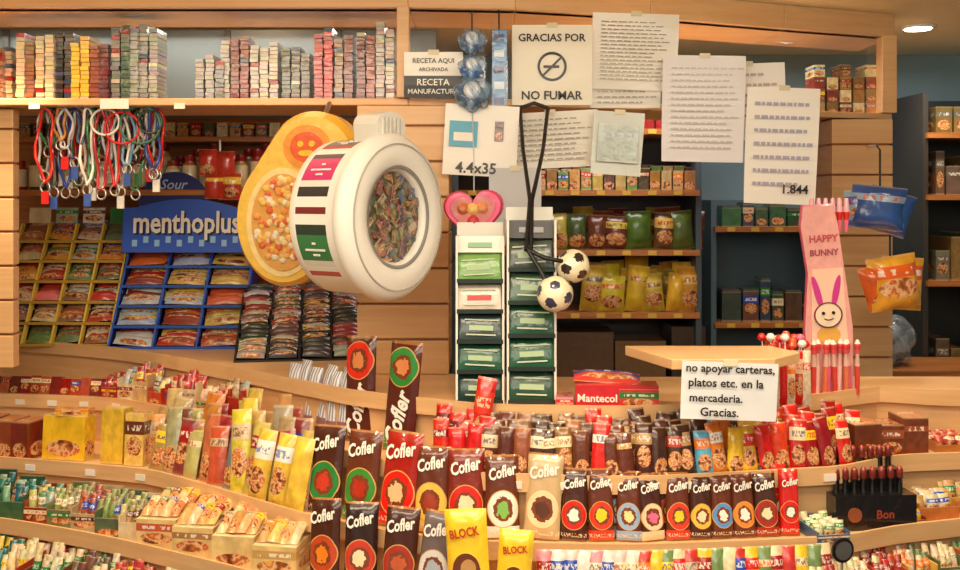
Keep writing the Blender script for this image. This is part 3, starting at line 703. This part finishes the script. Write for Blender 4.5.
for i in range(9):
    px=-30+i*38; tray(b,SM(5,px,.26,0,0,5),.085,.12,.1,[(200,80,50),CR,(50,100,70)][i%3],[CR,(210,60,50),YE,(215,180,130)],4,.02)
b.done()
b=B('brown_biscuit_boxes')
for px,w,h in ((858,.07,.085),(884,.06,.075),(908,.06,.09)):
    M=SM(2,px,.07,0,0,random.uniform(-10,0)); b.box(M,(w,.08,h),(125,62,35),BUSY,top=(190,120,70),c2=(160,80,40))
b.done()
b=B('black_lollipop_display'); M=T(SP(3,862,.09))@RZ(6)
b.box(M@T((0,0,0)),(.185,.13,.075),BK,PRINT); b.box(M@T((0,.03,.075)),(.18,.07,.04),(28,24,26),PRINT)
b.extrude(M@T((0,.065,.07)),[(-.09,0),(.09,0),(.09,.05)]+circ(-.03,.05,.05,.075,14,0,180)+[(-.09,.05)],-.004,.0,(26,22,24),BK,PRINT)
for i in range(8):
    for j in range(2):
        q=M@T((-.075+i*.021,-.03+j*.05,.075+j*.035)); b.lathe(q,[(.007,0),(.007,.028),(.009,.03),(.007,.05),(.003,.055)],10,[BK,BK,(120,35,30),(170,60,40)])
b.text(M,'Bon',.04,(150,60,40),.02,.035,-.067,bold=.03); b.extrude(M,circ(-.05,.035,.016),-.068,-.066,(150,80,50)); b.done()
b=B('assorted_cartons_side')
for i,(k,px,bk,w,dd,h,c) in enumerate(((3,822,.05,.07,.1,.03,(70,110,150)),(3,925,.09,.1,.1,.05,(200,120,60)),(3,955,.1,.09,.09,.07,(225,180,70)),(3,985,.12,.08,.08,.06,CR),(2,945,.09,.08,.07,.03,(190,120,60)),(3,904,.05,.05,.08,.03,(120,40,30)))):
    tray(b,SM(k,px,bk),w,dd,h,c,[CR,(200,70,50),(215,170,110),YE],3,.015)
for i,px in enumerate(range(815,1010,30)):
    tray(b,SM(4,px,.09,0,0,-5),.066,.13,.07,[(220,110,60),CR,(190,70,50),(230,190,80),(110,120,80)][i%5],[CR,(200,60,45),YE,OR,CR,(120,150,80)],4,.02)
b.done()
b=B('round_price_badge'); M=SM(4,842,.03,0); b.tube([M@Vector((0,0,.0)),M@Vector((0,0,.1))],.003,SI,mat=METAL); b.extrude(M,circ(0,.115,.025),-.004,0,BK,BK); b.extrude(M,circ(0,.115,.019),-.006,-.003,(90,90,90),BK); b.done()
b=B('candy_tray_lower')
for i in range(15):
    px=330+i*46; tray(b,SM(5,px,.06,0,0,0),.08,.1,.07,[(200,60,50),CR,(90,60,40)][i%3],[W,RD,YE,TE],4,.03)
b.done()

b=B('counter_ledge')
z=1.262
pts=[((625-480)/F*2.32,2.32),((770-480)/F*2.32,2.32),((800-480)/F*2.22,2.22),((775-480)/F*2.13,2.13),((672-480)/F*2.12,2.12)]
n=5; vs=[(x,y,z) for x,y in pts]+[(x,y,z-.022) for x,y in pts]
b.add(Matrix(),vs,[(4,3,2,1,0),(5,6,7,8,9)]+[(i,(i+1)%n,(i+1)%n+n,i+n) for i in range(n)],GO,WOOD)
for X in (.5,.6): b.box(T((X,2.29,1.12)),(.02,.04,.118),GO,WOOD)
b.done(.002)
b,M,w,h=paper('counter_notice_sign',680,776,362,420,2.105,(232,234,236),0,[('no apoyar carteras,',.92,.0,.86,BK),('platos etc. en la',.78,-.04,.62,BK),('mercaderia.',.55,-.14,.38,BK),('Gracias.',.4,-.1,.14,BK)],2,curl=.002); b.done()

b=B('lollipop_tub'); M=T((.305*2.36,2.38,1.12))
b.lathe(M,[(.045,0),(.05,.01),(.056,.1),(.06,.105),(.056,.11)],24,lambda j,a:(RD if int(a*12)%2 else (235,220,190)),PRINT)
for i in range(22):
    a=i*2.4; r=.012+.0018*i; q=M@Vector((r*math.cos(a),r*math.sin(a),.1)); tp=q+Vector((.15*r*math.cos(a),0,.025+.03*random.random()))
    b.tube([q,tp],.0015,W); b.lathe(T(tp-Vector((0,0,.006))),[(.004,0),(.01,.005),(.011,.011),(.006,.018)],8,random.choice([RD,(225,90,50),W,PK]))
for i in range(6): b.pack(M@T((-.05+i*.018,-.056,.0))@RX(-2),.02,.13,.008,[RD,(240,220,190)][i%2],4,6,BUSY)
b.done()
b=B('pink_bunny_lollipop_stand'); d=2.5; M=T(P(829,392,d))@RZ(6)
o=[(-.06,0),(.06,0),(.066,.16),(.052,.3),(.04,.42),(.03,.47),(-.05,.47),(-.058,.42),(-.045,.3),(-.06,.16)]
MM=M@RY(-3)
b.extrude(MM,o,-.012,.0,(238,172,165),(225,110,140),PRINT,.02)
b.extrude(MM,[(-.045,.12),(.05,.12),(.045,.31),(-.035,.31)],-.0135,-.011,(245,205,180),PK,MATTE)
b.extrude(MM,circ(0,.195,.036,.03),-.018,-.012,(248,222,195),PK,MATTE)
ringseg(b,MM@T((0,-.019,0))@Matrix.Diagonal((1.15,1,1,1)),.029,.032,0,.001,(90,60,60),36,.195)
for x in (-.02,.02):
    b.extrude(MM@T((x*.8,0,.218))@RY(x*700),circ(0,.035,.008,.042),-.017,-.011,(205,60,150),PK,MATTE)
for x in (-.013,.013): b.extrude(MM,circ(x,.2,.004),-.021,-.018,BK,BK,MATTE)
b.tube([MM@Vector((x,-.021,.187-.004*math.cos(x*120))) for x in [-.012+.004*i for i in range(7)]],.0012,BK)
b.extrude(MM,circ(0,.145,.03,.022),-.016,-.012,(225,170,80),PK,MATTE)
b.text(MM,'HAPPY',.075,(190,80,90),0,.385,-.014,bold=.03); b.text(MM,'BUNNY',.075,(160,70,90),0,.35,-.014,bold=.03)
for i in range(9):
    x=-.056+i*.014; col=[(215,70,60),(250,205,200),(225,120,80),PK][i%4]
    b.lathe(M@T((x,-.035+.012*(i%2),0))@RY(random.uniform(-3,3)),[(.006,0),(.007,.07),(.004,.1),(.008,.112),(.008,.125),(.003,.135)],8,[col,(235,190,175),(230,90,100),(220,60,60),W])
for i in range(6): b.lathe(M@T((-.045+i*.018,-.0,.3+.1)),[(.004,.0),(.006,.03),(.009,.05),(.005,.085)],8,[PK,RD,(240,180,190)])
b.done()
def hang(name,px,py,w,h,d,c1,c2,hook,rot=0,cc=W):
    b=B(name); M=T(P(px,py,d))@RZ(random.uniform(-10,10))@RY(rot)
    b.pack(M@T((0,0,-h)),w,h,.035,c1,10,10,BUSY,c2=c2,c3=cc)
    b.pack(M@T((.02,.02,-h*1.05))@RY(12),w*.85,h,.03,c1,8,8,BUSY,c2=c2,c3=cc)
    b.pack(M@T((-.025,.01,-h*.95))@RY(-10),w*.7,h*.85,.03,c2,8,8,BUSY,c2=c1,c3=cc)
    b.tube([P(px,py,d),P(px,hook,d),P(px-3,hook-4,d+.03)],.003,BK); return b.done()
hang('blue_candy_bag',880,186,.145,.12,2.75,(50,90,165),(150,175,200),150,6,(200,70,50))
hang('yellow_snack_bag',890,256,.15,.15,2.8,(245,180,50),(225,100,35),215,-8)
b=B('hanging_hook_rail')
for px,py,d in ((880,148,2.78),(890,213,2.83)): b.tube([P(px-3,py-2,d),P(px-12,py-2,3.23)],.004,SI,mat=METAL)
b.done()

# ================= BACK SHELVES
def backunit(name,px0,px1,d,zs,dep=.3,side=(75,88,98),shelfmat=DWOOD,z0=.6,z1=1.9,back=(55,42,38),price=True):
    b=B(name); x0=(px0-480)/F*d;x1=(px1-480)/F*d; w=x1-x0; cx=(x0+x1)/2
    b.box(T((cx,d+dep,z0)),(w,.015,z1-z0),back,MATTE)
    for x in (x0,x1): b.box(T((x,d+dep/2+.01,z0)),(.02,dep-.02,z1-z0),side,MATTE)
    for z in zs:
        b.box(T((cx,d+dep/2,z-.02)),(w,dep,.02),GO,shelfmat)
        if price:
            for i in range(int(w/.09)): b.box(T((x0+.06+i*.09,d-.003,z-.018)),(.03,.003,.016),(225,180,70),MATTE)
    b.done(); return x0,x1
backunit('back_shelf_unit',455,700,3.5,[1.635,1.425,1.205,1.85],.3)
b=B('shelf_snack_packets')
for z,h,pal,px0,px1 in ((1.635,.085,[BR,GO,(170,110,55),(90,50,40),(200,170,110),(120,150,80)],540,698),(1.425,.14,[(90,120,50),(200,170,70),(60,90,50),(110,60,45),(150,60,45)],560,698),(1.205,.165,[(235,200,55),(225,190,60),(150,150,50),(205,160,50)],590,698),(1.85,.09,[(200,160,90),DR,CR],580,698)):
    for row,dy in ((0,.0),(1,.07),(2,.14)):
        px=px0+row*5
        while px<px1:
            w=random.uniform(.06,.10) if h>.1 else .045; hh=h*random.uniform(.75,1)*(1+.1*row); c=jit(random.choice(pal))
            if h>.1: b.pack(T(((px-480)/F*3.55,3.54+dy,z))@RY(random.uniform(-6,6)),w,hh,.03,c,5,6,BUSY,c2=jit((215,185,90)))
            else: b.box(T(((px-480)/F*3.55,3.56+dy,z)),(w,.06,hh),c,BUSY)
            px+=w/3.55*F*.9
b.done()
b=B('storage_cartons')
for px,w,h,c in ((585,.2,.2,(110,85,65)),(640,.18,.17,(130,100,70)),(688,.12,.22,(80,65,55))): b.box(T(((px-480)/F*3.56,3.64,.93)),(w,.18,h),c,PRINT)
b.box(T(((620-480)/F*3.5,3.64,.9)),(.6,.28,.03),GO,DWOOD); b.done()
backunit('back_shelf_unit',715,832,3.75,[1.50,1.14],.28,(85,112,125),back=(85,110,122),z1=1.6)
b=B('tin_and_box_group')
for z,zz in ((1.5,.1),(1.14,.16)):
    px=722
    while px<822:
        w=random.uniform(.035,.08); h=zz*random.uniform(.5,1)
        b.box(T(((px-480)/F*3.8+w/2,3.85,z)),(w,.1,h),jit(random.choice([(50,80,65),(70,100,75),(130,130,115),(110,70,55),(170,150,100),(60,80,110)])),BUSY); b.box(T(((px-480)/F*3.8+w/2,3.85,z+h)),(w*.9,.09,.008),jit((90,90,80)),PRINT)
        px+=w/3.8*F+2
b.done()
backunit('storage_shelving',928,1010,3.7,[.9,1.3,1.62,1.85],.35,(60,54,48),z0=0,z1=2.0,back=(50,52,50),price=False)
b=B('storage_boxes')
for z in (1.3,1.62,1.85,.9):
    px=936
    while px<1000:
        w=random.uniform(.03,.08); h=random.uniform(.1,.22) if z<1.8 else .1
        b.box(T(((px-480)/F*3.75+w/2,3.85,z)),(w,.2,h),jit(random.choice([(130,128,108),(80,88,70),(120,98,72),(60,68,75),(150,112,70)])),BUSY,c2=(120,110,90)); px+=w/3.75*F+2
b.done()
b=B('low_cabinet'); b.box(T((1.75,3.55,0)),(.9,.28,.99),(90,55,38),DWOOD); b.box(T((1.75,3.55,.99)),(.94,.3,.03),GO,DWOOD)
for x in (-.22,.22): b.box(T((1.75+x,3.40,.1)),(.4,.012,.85),GO,DWOOD); b.box(T((1.75+x*.3,3.385,.6)),(.015,.02,.1),SI,METAL)
b.done(.003)
b=B('plastic_bag'); blob(b,T((1.43,3.52,1.1)),.09,.07,.09,(150,165,178),FILM,7,.12); blob(b,T((1.43,3.52,1.09)),.07,.05,.065,(120,125,130),PRINT); b.done()
b=B('back_counter'); b.box(T((.35,3.66,0)),(1.25,.33,.88),(90,60,40),DWOOD); b.box(T((.35,3.66,.88)),(1.29,.35,.02),GO,WOOD); b.done()

# ================= LIGHTS
def downlight(px,py,en):
    d=.61*1000/(200-py); x=(px-480)/F*d
    b=B('ceiling_downlight'); b.lathe(T((x,d,2.2)),[(.05,0),(.06,.004),(.06,.009)],28,WH,MATTE); b.lathe(T((x,d,2.197)),[(.0005,0),(.044,0),(.044,.004)],28,W,LAMP,cap=False); b.done()
    l=bpy.data.lights.new('spot','SPOT'); l.energy=en; l.color=(1,.80,.52); l.spot_size=2.2; l.spot_blend=.7; l.shadow_soft_size=.05
    o=bpy.data.objects.new('spot_beam',l); o.location=(x,d,2.18); bpy.context.collection.objects.link(o)
downlight(258,-2,28); downlight(918,26,16)
def area(loc,rot,sx,sy,en,col):  # added area lights that brighten the counter and bays, no lamp fixtures
    l=bpy.data.lights.new('a','AREA'); l.shape='RECTANGLE'; l.size=sx; l.size_y=sy; l.energy=en; l.color=col
    o=bpy.data.objects.new('added_area_light',l); o.location=loc; o.rotation_euler=[math.radians(a) for a in rot]; bpy.context.collection.objects.link(o)
area((-.2,1.3,2.18),(22,0,0),2.6,.4,36,(1,.85,.63))
area((0,0.2,2.0),(55,0,0),2.4,.6,20,(1,.89,.73))
area((.5,3.3,2.1),(0,0,0),1.0,.3,7,(.95,.94,.9))
area((1.6,3.6,2.15),(0,0,0),.6,.4,3.5,(.85,.93,1))
area((-1.0,2.6,2.1),(0,0,0),1.2,.3,3.5,(1,.72,.42))
area((-.9,3.08,2.12),(0,0,0),1.3,.1,3,(1,.9,.72))
def spot(x,y,en):  # added warm spots over the counter, unseen and without fixtures
    l=bpy.data.lights.new('spot','SPOT'); l.energy=en; l.color=(1,.75,.46); l.spot_size=1.4; l.spot_blend=.8; l.shadow_soft_size=.03
    o=bpy.data.objects.new('spot_beam',l); o.location=(x,y,2.18); bpy.context.collection.objects.link(o)
for x,y,e in ((-1.35,2.7,38),(-.75,2.0,34),(0,1.8,30),(.75,1.9,32),(1.2,2.3,30)): spot(x,y,e)
w=bpy.data.worlds.new('w'); bpy.context.scene.world=w; w.use_nodes=True
w.node_tree.nodes['Background'].inputs[0].default_value=(1,.88,.72,1); w.node_tree.nodes['Background'].inputs[1].default_value=.28
cam=bpy.data.cameras.new('camera'); co=bpy.data.objects.new('camera',cam); bpy.context.collection.objects.link(co)
co.location=(0,0,ZC); co.rotation_euler=(math.radians(90),0,0); cam.lens=37.5; cam.sensor_width=36; cam.shift_y=-(285-HY)/960
bpy.context.scene.camera=co
bpy.context.scene.view_settings.view_transform='Standard'
